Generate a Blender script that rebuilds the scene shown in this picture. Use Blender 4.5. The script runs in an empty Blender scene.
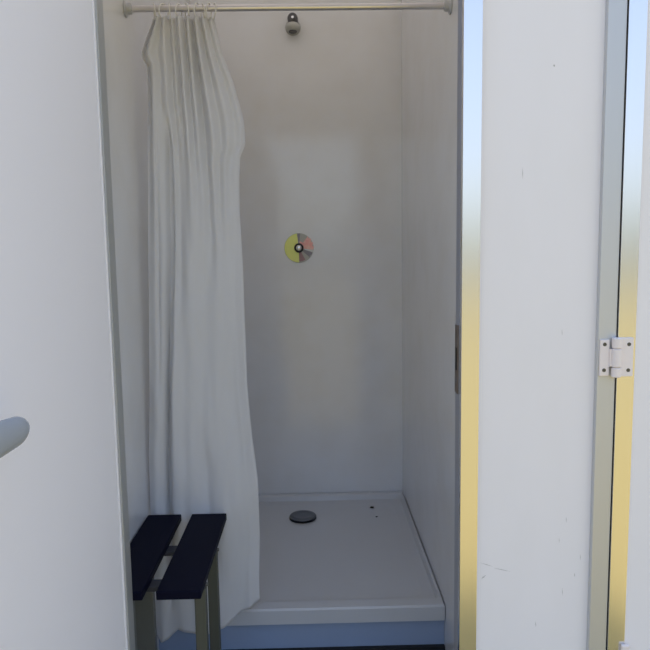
import bpy, bmesh, math, random
from mathutils import Vector, Matrix, noise
random.seed(7)
S = bpy.context.scene
COL = S.collection
PI = math.pi

# ------------------------------------------------------------------ materials
def mat(name, col, rough=.5, metal=0., spec=.5, bump=0., bscale=60., mottle=0., mscale=3., coat=0., trans=0., stretch=(1, 1, 1), tint=None):
    m = bpy.data.materials.new(name); m.use_nodes = True
    nt = m.node_tree; N = nt.nodes; L = nt.links
    b = N['Principled BSDF']
    b.inputs['Base Color'].default_value = (*col, 1)
    b.inputs['Roughness'].default_value = rough
    b.inputs['Metallic'].default_value = metal
    b.inputs['Specular IOR Level'].default_value = spec
    b.inputs['Coat Weight'].default_value = coat
    tc = N.new('ShaderNodeTexCoord'); mp = N.new('ShaderNodeMapping')
    mp.inputs['Scale'].default_value = stretch
    L.new(tc.outputs['Object'], mp.inputs['Vector'])
    if mottle:
        n = N.new('ShaderNodeTexNoise'); n.inputs['Scale'].default_value = mscale
        n.inputs['Detail'].default_value = 5
        L.new(mp.outputs['Vector'], n.inputs['Vector'])
        r = N.new('ShaderNodeMix'); r.data_type = 'RGBA'
        t = tint or tuple(c * .6 for c in col)
        r.inputs['A'].default_value = (*col, 1); r.inputs['B'].default_value = (*t, 1)
        k = N.new('ShaderNodeMapRange')
        k.inputs['From Min'].default_value = .42; k.inputs['From Max'].default_value = .75
        k.inputs['To Min'].default_value = 0; k.inputs['To Max'].default_value = mottle
        L.new(n.outputs['Fac'], k.inputs['Value']); L.new(k.outputs['Result'], r.inputs['Factor'])
        L.new(r.outputs['Result'], b.inputs['Base Color'])
    if bump:
        n2 = N.new('ShaderNodeTexNoise'); n2.inputs['Scale'].default_value = bscale
        n2.inputs['Detail'].default_value = 3
        L.new(mp.outputs['Vector'], n2.inputs['Vector'])
        bp = N.new('ShaderNodeBump'); bp.inputs['Strength'].default_value = bump
        bp.inputs['Distance'].default_value = .01
        L.new(n2.outputs['Fac'], bp.inputs['Height']); L.new(bp.outputs['Normal'], b.inputs['Normal'])
    if trans:
        out = N['Material Output']
        tl = N.new('ShaderNodeBsdfTranslucent'); tl.inputs['Color'].default_value = (*col, 1)
        mx = N.new('ShaderNodeMixShader'); mx.inputs['Fac'].default_value = trans
        L.new(b.outputs[0], mx.inputs[1]); L.new(tl.outputs[0], mx.inputs[2]); L.new(mx.outputs[0], out.inputs['Surface'])
    return m

M = {}
M['inner'] = mat('glossy_white_lining', (.84, .845, .86), .14, spec=.6, bump=.07, bscale=7, mottle=.35, mscale=5, tint=(.74, .71, .66))  # mottle is soiling plus blotchy reflections painted into the colour
M['outer'] = mat('white_exterior_panel', (.90, .88, .91), .38, spec=.3, bump=.02, bscale=20, mottle=.07, mscale=9, stretch=(1.6, 1, .5), tint=(.7, .69, .67))
M['doorskin'] = mat('white_door_panel', (.93, .91, .94), .35, spec=.3, bump=.02, bscale=20)
M['polish'] = mat('polished_aluminium', (.84, .83, .82), .22, metal=1, bump=.015, bscale=40, stretch=(1, 1, .06))
M['satin'] = mat('satin_aluminium', (.62, .63, .64), .5, metal=.62, bump=.015, bscale=40)
M['dull'] = mat('dull_anodised_aluminium', (.50, .51, .50), .5, metal=.6)
M['seal'] = mat('slate_grey_seal', (.30, .31, .35), .6)
M['rubber'] = mat('black_rubber', (.02, .02, .02), .7)
M['chrome'] = mat('chrome', (.85, .85, .86), .08, metal=1)
M['fill_ceiling'] = mat('assumed_translucent_ceiling', (.74, .66, .58), .4, trans=.31)  # assumed sheet, added out of view to brighten the cubicle from above
M['roof'] = mat('roof_sheet', (.7, .7, .7), .6)
M['floor'] = mat('dark_blue_vinyl_floor', (.02, .028, .055), .5, mottle=.5, mscale=60, tint=(.035, .04, .06))
M['step'] = mat('blue_grey_riser', (.34, .43, .60), .45, mottle=.2, mscale=6, tint=(.4, .45, .55))
M['tray'] = mat('white_acrylic', (.62, .63, .65), .28, spec=.5, mottle=.12, mscale=6, tint=(.55, .53, .50))
M['navy'] = mat('navy_plastic', (.002, .0028, .014), .6, spec=.1, bump=.05, bscale=90, stretch=(1, .1, 1))
M['tube'] = mat('grey_olive_metal_tube', (.095, .10, .082), .5, metal=.3)
M['plate'] = mat('grey_wide_leg', (.17, .175, .155), .5, metal=.3)
M['rod'] = mat('brushed_steel_rod', (.74, .71, .70), .3, metal=.9)
M['bar'] = mat('dark_slate_metal', (.045, .048, .062), .5, metal=.2)
M['curtain'] = mat('white_shower_curtain', (.87, .87, .88), .6, spec=.25, trans=.28, bump=.05, bscale=25)
M['ring'] = mat('white_ring_plastic', (.85, .84, .80), .4)
M['plastic'] = mat('cream_plastic', (.88, .81, .80), .4)
M['handle'] = mat('grey_moulded_handle', (.36, .39, .43), .22, spec=.5)
M['screw'] = mat('dark_steel_screw', (.12, .12, .11), .4, metal=.7)
M['drain'] = mat('brushed_drain_cover', (.16, .17, .19), .4, metal=.6)
M['drainrim'] = mat('dark_drain_rim', (.015, .015, .02), .5)
M['head'] = mat('grey_chrome_head', (.50, .50, .46), .4, metal=.25)
M['headdark'] = mat('dark_grey_collar', (.10, .10, .105), .45)
M['black'] = mat('black_ring', (.008, .008, .008), .4)
M['yellow'] = mat('yellow_green_label', (.95, .98, .27), .35, mottle=.25, mscale=60, tint=(.80, .84, .25))
M['pink'] = mat('salmon_label', (.98, .45, .40), .35, mottle=.8, mscale=70, tint=(.98, .75, .60))
M['mauve'] = mat('mauve_label', (.42, .25, .26), .5)
M['greyl'] = mat('grey_label', (.50, .49, .44), .5)
M['pale'] = mat('pale_label', (.70, .70, .70), .5)
M['darkl'] = mat('dark_label', (.30, .28, .30), .5)
M['strike'] = mat('worn_steel_strike', (.20, .17, .15), .45, metal=.6, mottle=.6, mscale=40, tint=(.14, .09, .06))
M['dirt'] = mat('black_leaf_crumb', (.02, .018, .015), .8)
M['straw'] = mat('dry_straw_grass', (.42, .32, .125), .95, spec=.1, mottle=.7, mscale=1.2, bump=.6, bscale=25, tint=(.34, .29, .12))
M['hedge'] = mat('distant_tree_leaves', (.16, .18, .17), .9, spec=.1, mottle=.6, mscale=.6, tint=(.12, .15, .13))
M['scuff'] = mat('grey_scuff', (.50, .49, .49), .7)

# ------------------------------------------------------------------ helpers
def link(name, bm, m, parent=None, smooth=False, bevel=0, seg=2):
    me = bpy.data.meshes.new(name)
    bmesh.ops.recalc_face_normals(bm, faces=bm.faces)
    bm.to_mesh(me); bm.free()
    for mm in (m if isinstance(m, (list, tuple)) else [m]): me.materials.append(mm)
    o = bpy.data.objects.new(name, me); COL.objects.link(o)
    if parent is not None: o.parent = parent
    if smooth:
        for p in me.polygons: p.use_smooth = True
    if bevel:
        b = o.modifiers.new('bevel', 'BEVEL'); b.width = bevel; b.segments = seg; b.limit_method = 'ANGLE'; b.angle_limit = math.radians(40)
    return o

def box(bm, x0, x1, y0, y1, z0, z1):
    vs = [bm.verts.new(p) for p in ((x0,y0,z0),(x1,y0,z0),(x1,y1,z0),(x0,y1,z0),(x0,y0,z1),(x1,y0,z1),(x1,y1,z1),(x0,y1,z1))]
    for f in ((0,3,2,1),(4,5,6,7),(0,1,5,4),(1,2,6,5),(2,3,7,6),(3,0,4,7)):
        bm.faces.new([vs[i] for i in f])

def boxes(*bs):
    bm = bmesh.new()
    for b in bs: box(bm, *b)
    return bm

def lathe(prof, axis='Y', seg=40, center=(0, 0, 0), bm=None):
    """prof: list of (radius, along). Revolved about axis."""
    bm = bm or bmesh.new(); rings = []
    def P(r, a, t):
        c, s = r*math.cos(t), r*math.sin(t)
        v = {'Y': (c, a, s), 'Z': (c, s, a), 'X': (a, c, s)}[axis]
        return (v[0]+center[0], v[1]+center[1], v[2]+center[2])
    for r, a in prof:
        if r < 1e-6: rings.append([bm.verts.new(P(0, a, 0))])
        else: rings.append([bm.verts.new(P(r, a, 2*PI*i/seg)) for i in range(seg)])
    for A, B in zip(rings, rings[1:]):
        for i in range(seg):
            j = (i+1) % seg
            a = [A[0]] if len(A) == 1 else [A[i], A[j]]
            b = [B[0]] if len(B) == 1 else [B[j], B[i]]
            if len(a)+len(b) > 2: bm.faces.new(a+b)
    return bm

def struct(name, bm, m, parent=None, label=None, **k):
    o = link(name, bm, m, parent, **k)
    if parent is None:
        o['kind'] = 'structure'
        if label: o['label'] = label
    return o

def thing(name, label, cat, loc=(0, 0, 0), group=None, kind=None):
    o = bpy.data.objects.new(name, None); COL.objects.link(o); o.location = loc
    o.empty_display_size = .05
    o['label'] = label
    if cat: o['category'] = cat
    if group: o['group'] = group
    if kind: o['kind'] = kind
    return o

# dimensions (metres): floor z = 0, doorway in the plane y = 1.40, inside beyond it
XL, XR, YB, ZC = -.525, .410, 3.01, 2.46
YF = 1.40            # outer face of the cabin
YI = 1.45            # inner face of the front wall
GZ = -.33

# ------------------------------------------------------------------ room shell
struct('floor', boxes((XL-.5, 1.6, YF, YB+.1, -.10, 0)), M['floor'], label='dark blue vinyl floor in front of the shower step')
struct('wall_back', boxes((XL-.04, XR+.04, YB, YB+.04, 0, ZC)), M['inner'], label='glossy pale back wall of the shower cubicle')
struct('wall_left', boxes((XL-.04, XL, YI, YB, 0, ZC)), M['inner'], label='left side wall of the shower cubicle behind the curtain')
struct('wall_right', boxes((XR, XR+.04, YI, YB, 0, ZC)), M['inner'], label='right side wall of the shower cubicle')
bm = bmesh.new(); bm.faces.new([bm.verts.new(p) for p in ((XL-.02, YI-.01, ZC), (XR+.02, YI-.01, ZC), (XR+.02, YB+.02, ZC), (XL-.02, YB+.02, ZC))])
struct('ceiling', bm, M['fill_ceiling'], label='unseen ceiling, made translucent to add light in the shower cubicle')
struct('trim_8', boxes((-1.5, XL-.02, YF, YB+.1, ZC, ZC+.07), (XR+.02, 1.65, YF, YB+.1, ZC, ZC+.07), (XL-.02, XR+.02, YF, YI-.01, ZC, ZC+.07), (XL-.02, XR+.02, YB+.02, YB+.1, ZC, ZC+.07)), M['roof'], label='roof of the cabin')
# front wall: one clad panel right of the doorway, header, left part
XJL, XJR, ZH = -.439, .3205, 2.08
struct('wall_front', boxes((XJR+.012, .632, YF+.012, YI, -.08, ZC)), M['outer'], label='white outer wall panel between the doorway and the next door', bevel=.001)
struct('wall_header', boxes((-1.5, XJR+.012, YF+.012, YI, ZH+.012, ZC), (.632, 1.65, YF+.012, YI, ZH+.012, ZC)), M['outer'], label='outer wall over the doorways')
struct('wall_outer_left', boxes((-1.5, XJL-.012, YF+.012, YI, -.08, ZH+.012)), M['outer'], label='outer wall left of the doorway behind the open door')
struct('wall_end_left', boxes((-1.5, -1.46, YI, YB+.1, -.1, ZC)), M['outer'], label='end wall of the cabin')
struct('wall_end_right', boxes((1.61, 1.65, YI, YB+.1, -.1, ZC)), M['outer'], label='far end wall of the cabin')
struct('wall_rear', boxes((-1.5, 1.65, YB+.06, YB+.1, -.1, ZC)), M['outer'], label='outer rear wall of the cabin')

# jamb trims
t = thing('trim_1', 'polished aluminium door frame strip on the right of the doorway', None, (XJR, YF, 0), kind='structure')
def loc(bm, t):
    bmesh.ops.translate(bm, verts=bm.verts, vec=-Vector(t.location)); return bm
link('face_strip', loc(boxes((XJR-.001, XJR+.0385, YF-.004, YF+.012, -.08, ZH+.04)), t), M['polish'], t, bevel=.0012)
link('jamb_return', loc(boxes((XJR-.0015, XJR+.012, YF+.0121, YI+.001, 0, ZH)), t), M['seal'], t, bevel=.0008)
sp = link('strike_plate', loc(boxes((XJR-.0040, XJR-.0017, YF+.018, YF+.048, .977, 1.131)), t), M['strike'], t, bevel=.0008)
sp['label'] = 'worn brown steel strike plate'
bm = boxes((XJR-.0055, XJR-.0041, YF+.026, YF+.040, 1.03, 1.08))
link('strike_slot', loc(bm, t), M['black'], sp).location = (0, 0, 0)
t2 = thing('trim_2', 'dull grey aluminium post left of the hinge', None, (.62, YF, 0), kind='structure')
link('post_face', loc(boxes((.620, .6595, YF-.003, YF+.012, -.08, ZH+.04)), t2), M['satin'], t2, bevel=.001)
link('shadow_gap', loc(boxes((.6596, .6618, YF+.006, YF+.012, -.08, ZH+.04)), t2), M['rubber'], t2)
t3 = thing('trim_3', 'grey aluminium frame strip on the left of the doorway', None, (XJL, YF, 0), kind='structure')
link('jamb_return', loc(boxes((XJL-.012, XJL, YF-.002, YI+.012, 0, ZH)), t3), M['dull'], t3, bevel=.0008)
struct('trim_4', boxes((XJL-.012, XJR+.0385, YF-.004, YI+.012, ZH+.0001, ZH+.04)), M['polish'], label='aluminium strip over the doorway')
struct('trim_5', boxes((XJL-.012, .660, YF-.006, YI, -.03, .0015)), M['satin'], label='aluminium threshold strip at the foot of the doorway')

# open door on the left, swung towards the viewer, its inner face seen
d1 = thing('door_1', 'open white cabin door swung outwards on the left, with a grey lever handle', None, (XJL-.0075, YF-.006, 0), kind='structure')
DW = .74
link('door_panel', boxes((-.016, .012, -DW, -.0125, .02, ZH-.01)), M['doorskin'], d1, bevel=.002)
e = link('edge_strip', boxes((-.018, .0135, -.0120, -.001, .02, ZH-.01)), M['doorskin'], d1, bevel=.001); e['label'] = 'thin white edge strip beside the frame'
link('seal', boxes((.0142, .0175, -.006, -.001, .02, ZH-.01)), M['dull'], d1)
# lever handle on the inner face
hx = .012
hd = thing('door_handle', 'grey lever handle', None); del hd['label']; hd.parent = d1; hd.location = (hx, -.628, 1.060)
bm = lathe([(0, 0), (.026, 0), (.026, .006), (.022, .010), (0, .010)], 'X', 32)
link('rose', bm, M['handle'], hd, smooth=False)
bm = lathe([(.010, .009), (.010, .040)], 'X', 24)
link('spindle', bm, M['handle'], hd, smooth=True)
# lever: swept ellipse section, rounded tip, pointing back to the hinge
bm = bmesh.new(); rings = []; n = 26
for i in range(n+1):
    u = i/n
    y = -.012 + .158*u
    # half height, half thickness
    tip = math.sqrt(max(0, 1-((u-.80)/.20)**2)) if u > .80 else 1
    hh = (.031 - .012*u)*max(tip, .02)
    ht = (.010 + .002*u)*max(tip**.8, .02)
    z = -.004*u
    x = .045 + .004*math.sin(u*PI/2)
    rings.append([bm.verts.new((x+ht*math.cos(a), y, z+hh*math.sin(a))) for a in [2*PI*k/24 for k in range(24)]])
for A, B in zip(rings, rings[1:]):
    for k in range(24):
        bm.faces.new((A[k], A[(k+1) % 24], B[(k+1) % 24], B[k]))
bm.faces.new(rings[0]); bm.faces.new(rings[-1])
link('lever', bm, M['handle'], hd, smooth=True)
d1.rotation_euler = (0, 0, math.radians(-3))

# next door on the right (closed)
d2 = thing('door_2', 'closed white door at the right edge with an aluminium frame strip and cream hinge', None, (.663, YF, 0), kind='structure')
X2 = .663
link('door_panel', loc(boxes((.7007, 1.42, YF-.002, YF+.030, -.02, ZH)), d2), M['outer'], d2, bevel=.001)
link('frame_strip', loc(boxes((.6616, .7005, YF-.007, YF+.030, -.02, ZH)), d2), M['polish'], d2, bevel=.0012)
h = thing('hinge', '', None); del h['label']; h.parent = d2; h['label'] = 'cream plastic butt hinge with dark screws'
hy = YF-.007
hz0, hz1 = 1.016, 1.101
h.location = (0, 0, 0)
link('leaf', loc(boxes((.6225, .6430, YF-.0085, YF-.003, hz0+.001, hz1-.004)), d2), M['plastic'], h, bevel=.0012)
link('leaf', loc(boxes((.6660, .6940, YF-.0125, YF-.007, hz0, hz1)), d2), M['plastic'], h, bevel=.0012)
kx, ky = .6565, YF-.0135
for a, b in ((hz0-.001, hz0+.0205), (hz0+.0215, hz0+.062), (hz0+.063, hz1+.001)):
    bm = lathe([(0, a), (.0085, a), (.0105, a+.002), (.0105, b-.002), (.0085, b), (0, b)], 'Z', 24, (kx, ky, 0))
    # web joining the knuckle to its leaf
    box(bm, *((kx, .668, YF-.0135, YF-.008, a+.001, b-.001) if (a != hz0+.0215) else (.642, kx, YF-.0125, YF-.0075, a+.001, b-.001)))
    link('knuckle', loc(bm, d2), M['plastic'], h, bevel=0)
for sx, yy in ((.632, YF-.0085), (.6835, YF-.0125)):
    for sz in (hz0+.014, hz1-.014):
        bm = lathe([(0, -.0004), (.0018, -.0003), (.0022, -.0010), (.0038, -.0012), (.0042, .0002)], 'Y', 20, (sx, yy, sz))
        s_ = link('screw', loc(bm, d2), M['screw'], h)
# lower catch, just its top in view
link('door_catch', loc(boxes((.690, .709, YF-.016, YF-.007, .33, .392)), d2), M['plastic'], d2, bevel=.003)

# scuffs on the white panel: shallow scratches
def scuff(bm, x0, z0, x1, z1, w):
    d = Vector((x1-x0, 0, z1-z0)); n_ = Vector((-d.z, 0, d.x)).normalized()*w*.5
    y = YF+.0117
    a, b = Vector((x0, y, z0)), Vector((x1, y, z1)); m_ = (a+b)/2
    pts = [a, m_+n_, b, m_-n_]
    f = [bm.verts.new(p) for p in pts]; g = [bm.verts.new(p+Vector((0, .0004, 0))) for p in pts]
    bm.faces.new(f); bm.faces.new(g[::-1])
    for i in range(4): bm.faces.new((f[i], f[(i+1) % 4], g[(i+1) % 4], g[i]))
bm = bmesh.new()
for s_ in ((.372,.545,.384,.556,.0018),(.374,.551,.381,.549,.0012),(.37,.585,.40,.575,.0012),(.514,1.682,.516,1.677,.004),(.588,.555,.5885,.545,.0014),
           (.55,.64,.551,.628,.001),(.545,1.12,.546,1.105,.001),(.452,1.47,.4525,1.445,.0012),(.56,.52,.562,.50,.001),(.50,.44,.501,.425,.0012),
           (.60,.60,.6005,.585,.001),(.40,.572,.44,.562,.0014),(.565,.69,.566,.675,.0012)):
    scuff(bm, *s_)
struct('trim_6', bm, M['scuff'], label='small grey scuffs on the white outer panel')

# ------------------------------------------------------------------ shower tray
RZ = .156
ty0, ty1 = 1.985, YB-.002
tx0, tx1 = XL+.002, XR-.002
tr = thing('shower_tray', 'low white square shower tray with a round grey drain cover', 'shower tray', ((tx0+tx1)/2, ty0, 0))
bm = bmesh.new()
def rect(x0, x1, y0, y1, z, r, n=5):
    out = []
    for cx, cy, a0 in ((x1-r, y0+r, -90), (x1-r, y1-r, 0), (x0+r, y1-r, 90), (x0+r, y0+r, 180)):
        for i in range(n+1):
            a = math.radians(a0+90*i/n)
            out.append(bm.verts.new((cx+r*math.cos(a), cy+r*math.sin(a), z)))
    return out
i_ = (.003, .003, .045, .028)   # left, right, front, back rim widths
R_ = [rect(tx0, tx1, ty0, ty1, RZ-.052, .002),
      rect(tx0, tx1, ty0, ty1, RZ-.006, .003),
      rect(tx0+.003, tx1-.003, ty0+.005, ty1-.003, RZ, .004),
      rect(tx0+i_[0], tx1-i_[1], ty0+i_[2], ty1-i_[3], RZ, .03),
      rect(tx0+i_[0]+.006, tx1-i_[1]-.006, ty0+i_[2]+.008, ty1-i_[3]-.006, RZ-.006, .03),
      rect(tx0+i_[0]+.012, tx1-i_[1]-.012, ty0+i_[2]+.022, ty1-i_[3]-.014, RZ-.024, .03),
      rect(tx0+i_[0]+.05, tx1-i_[1]-.05, ty0+i_[2]+.06, ty1-i_[3]-.05, RZ-.028, .04)]
for A, B in zip(R_, R_[1:]):
    for k in range(len(A)):
        bm.faces.new((A[k], A[(k+1) % len(A)], B[(k+1) % len(A)], B[k]))
bm.faces.new(R_[-1]); bm.faces.new(R_[0][::-1])
basin = link('basin', loc(bm, tr), M['tray'], tr, smooth=False, bevel=.002)
FZ = RZ-.028
dc = (-.065, 2.775)
bm = lathe([(.052, 0), (.0600, .001), (.0600, .004), (.048, .0055), (0, .0055)], 'Z', 48, (dc[0], dc[1], FZ))
dr = link('drain', loc(bm, tr), M['drainrim'], tr, smooth=False); dr['label'] = 'dark rim of the drain'
bm = lathe([(.050, .0056), (.0595, .010), (.056, .0145), (.040, .0165), (.0385, .0155), (.010, .0170), (0, .0170)], 'Z', 48, (dc[0], dc[1], FZ))
link('drain_cover', loc(bm, tr), M['drain'], dr, smooth=True)
struct('trim_7', boxes((XL+.0005, XR-.0005, 2.006, 2.03, 0, RZ-.053)), M['step'], label='blue grey riser under the front lip of the shower tray')
struct('baseboard_front', boxes((XL+.0005, XR-.0005, 1.990, 2.0055, 0, .010)), M['rubber'], label='dark sealing bead along the foot of the riser')

# crumbs in the tray
for (x, y, s_, lb) in ((.250, 2.875, .0068, 'larger black crumb of dirt lying at the back of the shower tray'), (.262, 2.77, .0040, 'smaller black speck of dirt on the tray, nearer the doorway')):
    bm = bmesh.new(); bmesh.ops.create_icosphere(bm, subdivisions=2, radius=s_)
    for v in bm.verts:
        v.co *= 1+.5*noise.noise(v.co*600); v.co.z *= .55; v.co.x *= 1.3
    o = link('dirt_crumb', bm, M['dirt'], smooth=True); o.location = (x, y, FZ+s_*.45)
    o['label'] = lb; o['category'] = 'dirt crumb'

# ------------------------------------------------------------------ shower valve
vx, vz = -.064, 1.321
va = thing('shower_valve', 'round shower push valve with a yellow and pink label on the back wall', 'shower valve', (vx, YB, vz))
link('backplate', lathe([(.062, 0), (.0672, -.001), (.0672, -.004), (.0655, -.0055), (0, -.0058)], 'Y', 64), M['head'], va)
bm = bmesh.new(); yl = -.0062
def sector(a0, a1, r0, r1, mi, lump=0):
    n = max(3, int(abs(a1-a0)/6)); ins, outs = [], []
    for i in range(n+1):
        a = math.radians(a0+(a1-a0)*i/n)
        ro = r1*(1+lump*math.sin(i*2.1+a0))
        ins.append(bm.verts.new((r0*math.cos(a), yl, r0*math.sin(a)))); outs.append(bm.verts.new((ro*math.cos(a), yl, ro*math.sin(a))))
    for i in range(n):
        f = bm.faces.new((ins[i], ins[i+1], outs[i+1], outs[i])); f.material_index = mi
sector(97, 270, .018, .066, 0)
sector(84, 97, .022, .066, 5)
sector(52, 84, .030, .064, 2); sector(52, 84, .018, .030, 1)
sector(-8, 52, .018, .066, 1, .05)
sector(-18, -8, .018, .066, 4)
sector(-42, -18, .018, .064, 5, .05); sector(-62, -42, .018, .062, 2)
sector(-90, -62, .018, .062, 3)
lab = link('label_disc', bm, [M['yellow'], M['pink'], M['greyl'], M['mauve'], M['pale'], M['darkl']], va)
lab['label'] = 'label, yellow green left half, salmon pink and grey right half'
so = lab.modifiers.new('solid', 'SOLIDIFY'); so.thickness = .0006
b1 = link('collar', lathe([(.0135, -.006), (.0215, -.006), (.0215, -.014), (.0195, -.016), (.0135, -.016)], 'Y', 40), M['black'], va, bevel=0); b1['label'] = 'black ring round the push button'
link('push_button', lathe([(0, -.024), (.009, -.0235), (.0128, -.020), (.0128, -.006)], 'Y', 40), M['chrome'], va, smooth=True)

# ------------------------------------------------------------------ shower head
sh = thing('shower_head', 'small grey wall mounted shower head high on the back wall', 'shower head', (-.071, YB, 2.29))
link('wall_flange', lathe([(0, 0), (.034, 0), (.034, -.004), (.030, -.008), (0, -.008)], 'Y', 40), M['head'], sh)
bm = lathe([(0, -.060), (.009, -.060), (.0100, -.057), (.0210, -.054), (.0225, -.048), (.0225, -.006), (0, -.006)], 'Y', 36, (0, 0, .025))
col_ = link('collar', bm, M['headdark'], sh, smooth=False); col_['label'] = 'dark grey round collar at the top'
link('screw', lathe([(0, -.0635), (.0055, -.063), (.0065, -.059)], 'Y', 24, (0, 0, .025)), M['chrome'], col_)
# spout body: a short tapering barrel tipped downwards
bm = lathe([(0, 0), (.024, 0), (.030, .005), (.0335, .014), (.032, .024), (.022, .034), (0, .036)], 'Z', 36)
bmesh.ops.rotate(bm, verts=bm.verts, cent=(0, 0, 0), matrix=Matrix.Rotation(math.radians(-3), 3, 'X'))
bmesh.ops.translate(bm, verts=bm.verts, vec=(0, -.046, -.030))
link('spray_body', bm, M['head'], sh, smooth=True)
bm = lathe([(0, -.001), (.017, -.001), (.0185, .001), (.0185, .004)], 'Z', 36)
bmesh.ops.rotate(bm, verts=bm.verts, cent=(0, 0, 0), matrix=Matrix.Rotation(math.radians(-3), 3, 'X'))
bmesh.ops.translate(bm, verts=bm.verts, vec=(0, -.0465, -.0325))
link('nozzle', bm, M['headdark'], sh)

# ------------------------------------------------------------------ curtain rod and rings
RY, RZr = 1.955, 1.997
ro = thing('curtain_rod', 'straight chrome shower curtain rod spanning the cubicle between the side walls', 'curtain rod', ((XL+XR)/2, RY, RZr))
link('tube', loc(lathe([(.0092, XL+.004), (.0092, XR-.004)], 'X', 32, (0, RY, RZr)), ro), M['rod'], ro, smooth=True)
for a, b in ((XL+.0005, 1), (XR-.0005, -1)):
    link('end_socket', loc(lathe([(0, a), (.023, a), (.023, a+b*.004), (.0145, a+b*.007), (.0145, a+b*.020), (.0093, a+b*.021)], 'X', 32, (0, RY, RZr)), ro), M['satin'], ro)

def torus(R0, r0, n=36, m=8):
    bm = bmesh.new(); G = []
    for i in range(n):
        a = 2*PI*i/n
        G.append([bm.verts.new((r0*math.sin(2*PI*j/m), (R0+r0*math.cos(2*PI*j/m))*math.cos(a), (R0+r0*math.cos(2*PI*j/m))*math.sin(a))) for j in range(m)])
    for i in range(n):
        for j in range(m):
            bm.faces.new((G[i][j], G[(i+1) % n][j], G[(i+1) % n][(j+1) % m], G[i][(j+1) % m]))
    return bm
ringxs = [-.441, -.415, -.398, -.372, -.349, -.318, -.300, -.286, -.273]
r0 = None
order = ['leftmost', 'second from the left', 'third from the left', 'fourth from the left', 'middle', 'fourth from the right', 'third from the right', 'second from the right', 'rightmost']
for i, x in enumerate(ringxs):
    if r0 is None: o = r0 = link('curtain_ring', torus(.0210, .0017), M['ring'], smooth=True)
    else: o = r0.copy(); COL.objects.link(o)
    o.location = (x, RY+.001*(-1)**i, RZr-.0088); o.rotation_euler = (0, math.radians((-6, 5, -3, 8, -8, 4, -10, 9, 6)[i]), math.radians((15, -25, 10, -12, 22, -18, 12, -8, 28)[i]))
    o['label'] = 'thin white curtain ring on the chrome rod, %s of the nine' % order[i]
    o['category'] = 'curtain ring'; o['group'] = 'curtain rings on the rod'

# ------------------------------------------------------------------ curtain
CL = [(1.99,-.446),(1.964,-.448),(1.91,-.471),(1.869,-.486),(1.841,-.471),(1.743,-.472),(1.458,-.485),(1.073,-.497),(.859,-.505),(.703,-.514),(.48,-.516),(.218,-.516),(.0,-.512)]
CR = [(1.99,-.270),(1.963,-.272),(1.866,-.252),(1.782,-.223),(1.69,-.200),(1.655,-.195),(1.598,-.194),(1.56,-.210),(1.5,-.214),(1.396,-.216),(1.219,-.211),(.853,-.209),(.68,-.199),(.536,-.184),(.341,-.183),(.209,-.188),(0,-.19)]
HEM = [(-.52,.112),(-.50,.085),(-.475,.098),(-.442,.128),(-.415,.120),(-.395,.112),(-.36,.10),(-.331,.118),(-.30,.128),(-.251,.171),(-.185,.202)]
def interp(tab, v, rev=False):
    T = sorted(tab)
    if v <= T[0][0]: return T[0][1]
    for (a, p), (b, q) in zip(T, T[1:]):
        if v <= b: return p+(q-p)*(v-a)/(b-a)
    return T[-1][1]
def ss(a, b, v):
    t = min(1, max(0, (v-a)/(b-a))); return t*t*(3-2*t)
bm = bmesh.new(); NU, NV = 220, 170; G = []
ztop = 1.974
for j in range(NV+1):
    v = j/NV; row = []
    for i in range(NU+1):
        u = i/NU
        zb = interp(HEM, -.515+.33*u)
        z = ztop+(zb-ztop)*v
        sag = .006*abs(math.sin(u*PI*8.0))*(1-ss(0, .05, v))
        z -= sag
        zz = ztop+(.12-ztop)*v
        sl, sr = -.450-.066*ss(0, .8, v), -.270+.062*ss(0, .35, v)+.020*ss(.6, 1, v)
        x = sl*(1-u)+sr*u+(interp(CL, zz)-sl)*(1-ss(0, .28, u))+(interp(CR, zz)-sr)*ss(.55, 1, u)
        top = 1-ss(.0, .45, v); low = ss(.35, .9, v)
        y = 1.948
        y += .011*top*math.sin(u*PI*16+.4)
        y += .007*math.sin(u*PI*7+1.1+.7*v)*(1-.6*low)*(1-.5*ss(.4, .7, u))
        y += .004*math.sin(u*PI*13+2*math.sin(v*2.2))*(1-ss(.15, .55, v))
        # crisp long folds
        for fu, dep, wd, a, b in ((.185+.030*math.sin(v*4.2), .046, .028, .12, .97), (.40-.1*v, .010, .05, .0, .35), (.66+.05*v, .010, .045, 0., .45),
                                  (.10+.02*v, .008, .02, .05, .6), (.78+.12*v, .007, .09, .5, .99), (.52+.30*(v-.6), .012, .05, .62, .95), (.32, .008, .04, .1, .5)):
            y += dep*math.exp(-((u-fu)/wd)**2)*ss(a, a+.1, v)*(1-ss(b-.1, b, v))
        y -= .016*math.exp(-((u-.27)/.07)**2)*ss(.25, .6, v)
        y -= .012*math.exp(-((u-.07)/.06)**2)*ss(.25, .6, v)
        y -= .014*math.sin(PI*u)*low
        # right edge turns back a little
        y += .018*ss(.9, 1, u)
        # soft crumple
        nz = noise.noise(Vector((x*14, 3.1, zz*5)))
        y += .006*nz+.003*noise.noise(Vector((x*40, 7.7, zz*9)))
        x += .003*noise.noise(Vector((u*3, 1.3, zz*8)))*(u*(1-u)*4)
        y = min(y, 1.974)
        row.append(bm.verts.new((max(x, XL+.003), y, z)))
    G.append(row)
for j in range(NV):
    for i in range(NU):
        bm.faces.new((G[j][i], G[j][i+1], G[j+1][i+1], G[j+1][i]))
cu = link('shower_curtain', bm, M['curtain'], smooth=True)
so = cu.modifiers.new('solid', 'SOLIDIFY'); so.thickness = .0008
cu['label'] = 'long white shower curtain drawn to the left, hanging from the rod'; cu['category'] = 'shower curtain'

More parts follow.
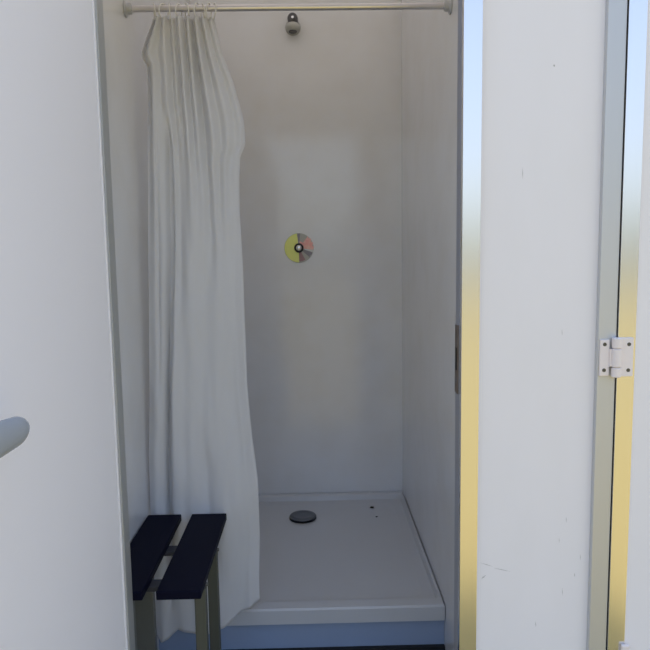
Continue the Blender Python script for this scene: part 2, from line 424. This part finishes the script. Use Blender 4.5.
# ------------------------------------------------------------------ bench
BZ = .507
be = thing('bench', 'small bench with two navy slats against the left wall in front of the curtain', 'bench', (-.40, 1.69, 0))
Y0, Y1 = 1.462, 1.925
def slat(x0, x1):
    o = link('slat', loc(boxes((x0, x1, Y0, Y1, BZ-.022, BZ)), be), M['navy'], be, bevel=.003); return o
slat(-.519, -.417); slat(-.385, -.279)
for y in (1.545, 1.735):
    link('crossbar', loc(boxes((-.517, -.283, y-.020, y+.020, BZ-.034, BZ-.0221)), be), M['bar'], be, bevel=.001)
    for (x0, x1) in ((-.519, -.462), (-.309, -.281)):  # left pair widened to fill the dark olive area below the slats
        lg = link('leg', loc(boxes((x0, x1, y-.013, y+.013, .008, BZ-.0341)), be), M['tube'] if x0 > -.4 else M['plate'], be, bevel=.002)
        link('foot', loc(boxes((x0-.001, x1+.001, y-.014, y+.014, 0, .0079)), be), M['rubber'], lg)
    bt = lathe([(0, .0055), (.004, .005), (.0055, .0), (0, 0)], 'X', 16, (-.281, y, BZ-.028))
    link('bolt', loc(bt, be), M['screw'], be)

# ------------------------------------------------------------------ outdoors
bm = bmesh.new()
nx, ny = 60, 60
def gx(i): t_ = i/nx*2-1; return 120*t_*abs(t_)**1.5
rows = [[bm.verts.new((gx(i), gx(j), GZ+(.03*noise.noise(Vector((gx(i)*.5, gx(j)*.5, 0))) if abs(gx(j)) > 3 else 0))) for i in range(nx+1)] for j in range(ny+1)]
for j in range(ny):
    for i in range(nx): bm.faces.new((rows[j][i], rows[j][i+1], rows[j+1][i+1], rows[j+1][i]))
struct('ground', bm, M['straw'], smooth=True, label='dry straw coloured grass ground outside')
# line of trees far behind the viewer, seen only in reflections
bm = bmesh.new(); n = 90; rr = 38
prev = None
for i in range(n+1):
    a = math.radians(180+180*i/n)
    hgt = 3.4+1.0*noise.noise(Vector((i*.35, 0, 0)))+.4*noise.noise(Vector((i*1.4, 5, 0)))
    ring = []
    for k in range(7):
        t_ = k/6*PI
        ring.append(bm.verts.new(((rr-2.2*math.cos(t_))*math.cos(a), (rr-2.2*math.cos(t_))*math.sin(a), GZ+hgt*math.sin(t_)**.6 if 0 < k < 6 else GZ)))
    if prev:
        for k in range(6): bm.faces.new((prev[k], prev[k+1], ring[k+1], ring[k]))
    prev = ring
struct('hills', bm, M['hedge'], smooth=True, label='low line of trees on the horizon behind the viewer')

# ------------------------------------------------------------------ light
w = bpy.data.worlds.new('sky'); S.world = w; w.use_nodes = True
N, L = w.node_tree.nodes, w.node_tree.links
sky = N.new('ShaderNodeTexSky'); sky.sky_type = 'NISHITA'; sky.sun_disc = False
SE, SA = 61, 12
sky.sun_elevation = math.radians(SE); sky.sun_rotation = math.radians(SA)
sky.air_density = 1.0; sky.dust_density = .35; sky.ozone_density = 1.0
bg = N['Background']; tcw = N.new('ShaderNodeTexCoord'); sx = N.new('ShaderNodeSeparateXYZ'); L.new(tcw.outputs['Generated'], sx.inputs[0])
rp = N.new('ShaderNodeValToRGB'); L.new(sx.outputs['Z'], rp.inputs['Fac'])
cr = rp.color_ramp; cr.elements[0].position = .02; cr.elements[0].color = (.50, .48, .50, 1); cr.elements[1].position = .55; cr.elements[1].color = (1, 1, 1, 1)
q = cr.elements.new(.16); q.color = (.62, .60, .62, 1); q = cr.elements.new(.30); q.color = (.86, .85, .90, 1)
mm = N.new('ShaderNodeMix'); mm.data_type = 'RGBA'; mm.blend_type = 'MULTIPLY'; mm.inputs['Factor'].default_value = 1   # dims the sky's glow towards the horizon
hs = N.new('ShaderNodeHueSaturation'); hs.inputs['Saturation'].default_value = .74; L.new(sky.outputs[0], hs.inputs['Color']); L.new(hs.outputs[0], mm.inputs['A']); L.new(rp.outputs['Color'], mm.inputs['B']); L.new(mm.outputs['Result'], bg.inputs['Color']); bg.inputs['Strength'].default_value = .35
sd = bpy.data.lights.new('sun', 'SUN'); sd.energy = 4.6; sd.angle = math.radians(.6); sd.color = (1, .95, .86)
so_ = bpy.data.objects.new('sun', sd); COL.objects.link(so_)
e_, a_ = math.radians(SE), math.radians(SA)
dirv = Vector((math.cos(e_)*math.sin(a_), math.cos(e_)*math.cos(a_), math.sin(e_)))
so_.rotation_euler = dirv.to_track_quat('Z', 'Y').to_euler()

# ------------------------------------------------------------------ camera
F = 650.
v = Vector((418-325, 6250-325, F)).normalized()
xd = 313.; yd = 325-(F*F+(418-325)*(xd-325))/(6250-325)
d = Vector((xd-325, yd-325, F)).normalized()
x = v.cross(d).normalized()
if x.x < 0: x = -x
Rm = Matrix((x, d, -v))                 # rows: world axes in camera axes (x right, y down, z ahead)
right, up, back = Rm.col[0], -Rm.col[1], -Rm.col[2]
cam = bpy.data.cameras.new('camera'); cam.sensor_width = 36; cam.lens = 36
co = bpy.data.objects.new('camera', cam); COL.objects.link(co)
mw = Matrix((( right.x, up.x, back.x), (right.y, up.y, back.y), (right.z, up.z, back.z))).to_4x4()
mw.translation = (0, 0, 1.293)
co.matrix_world = mw
S.camera = co
S.view_settings.view_transform = 'Standard'; S.view_settings.look = 'None'
S.view_settings.gamma = 1; S.view_settings.use_curve_mapping = False
S.view_settings.exposure = 0.0
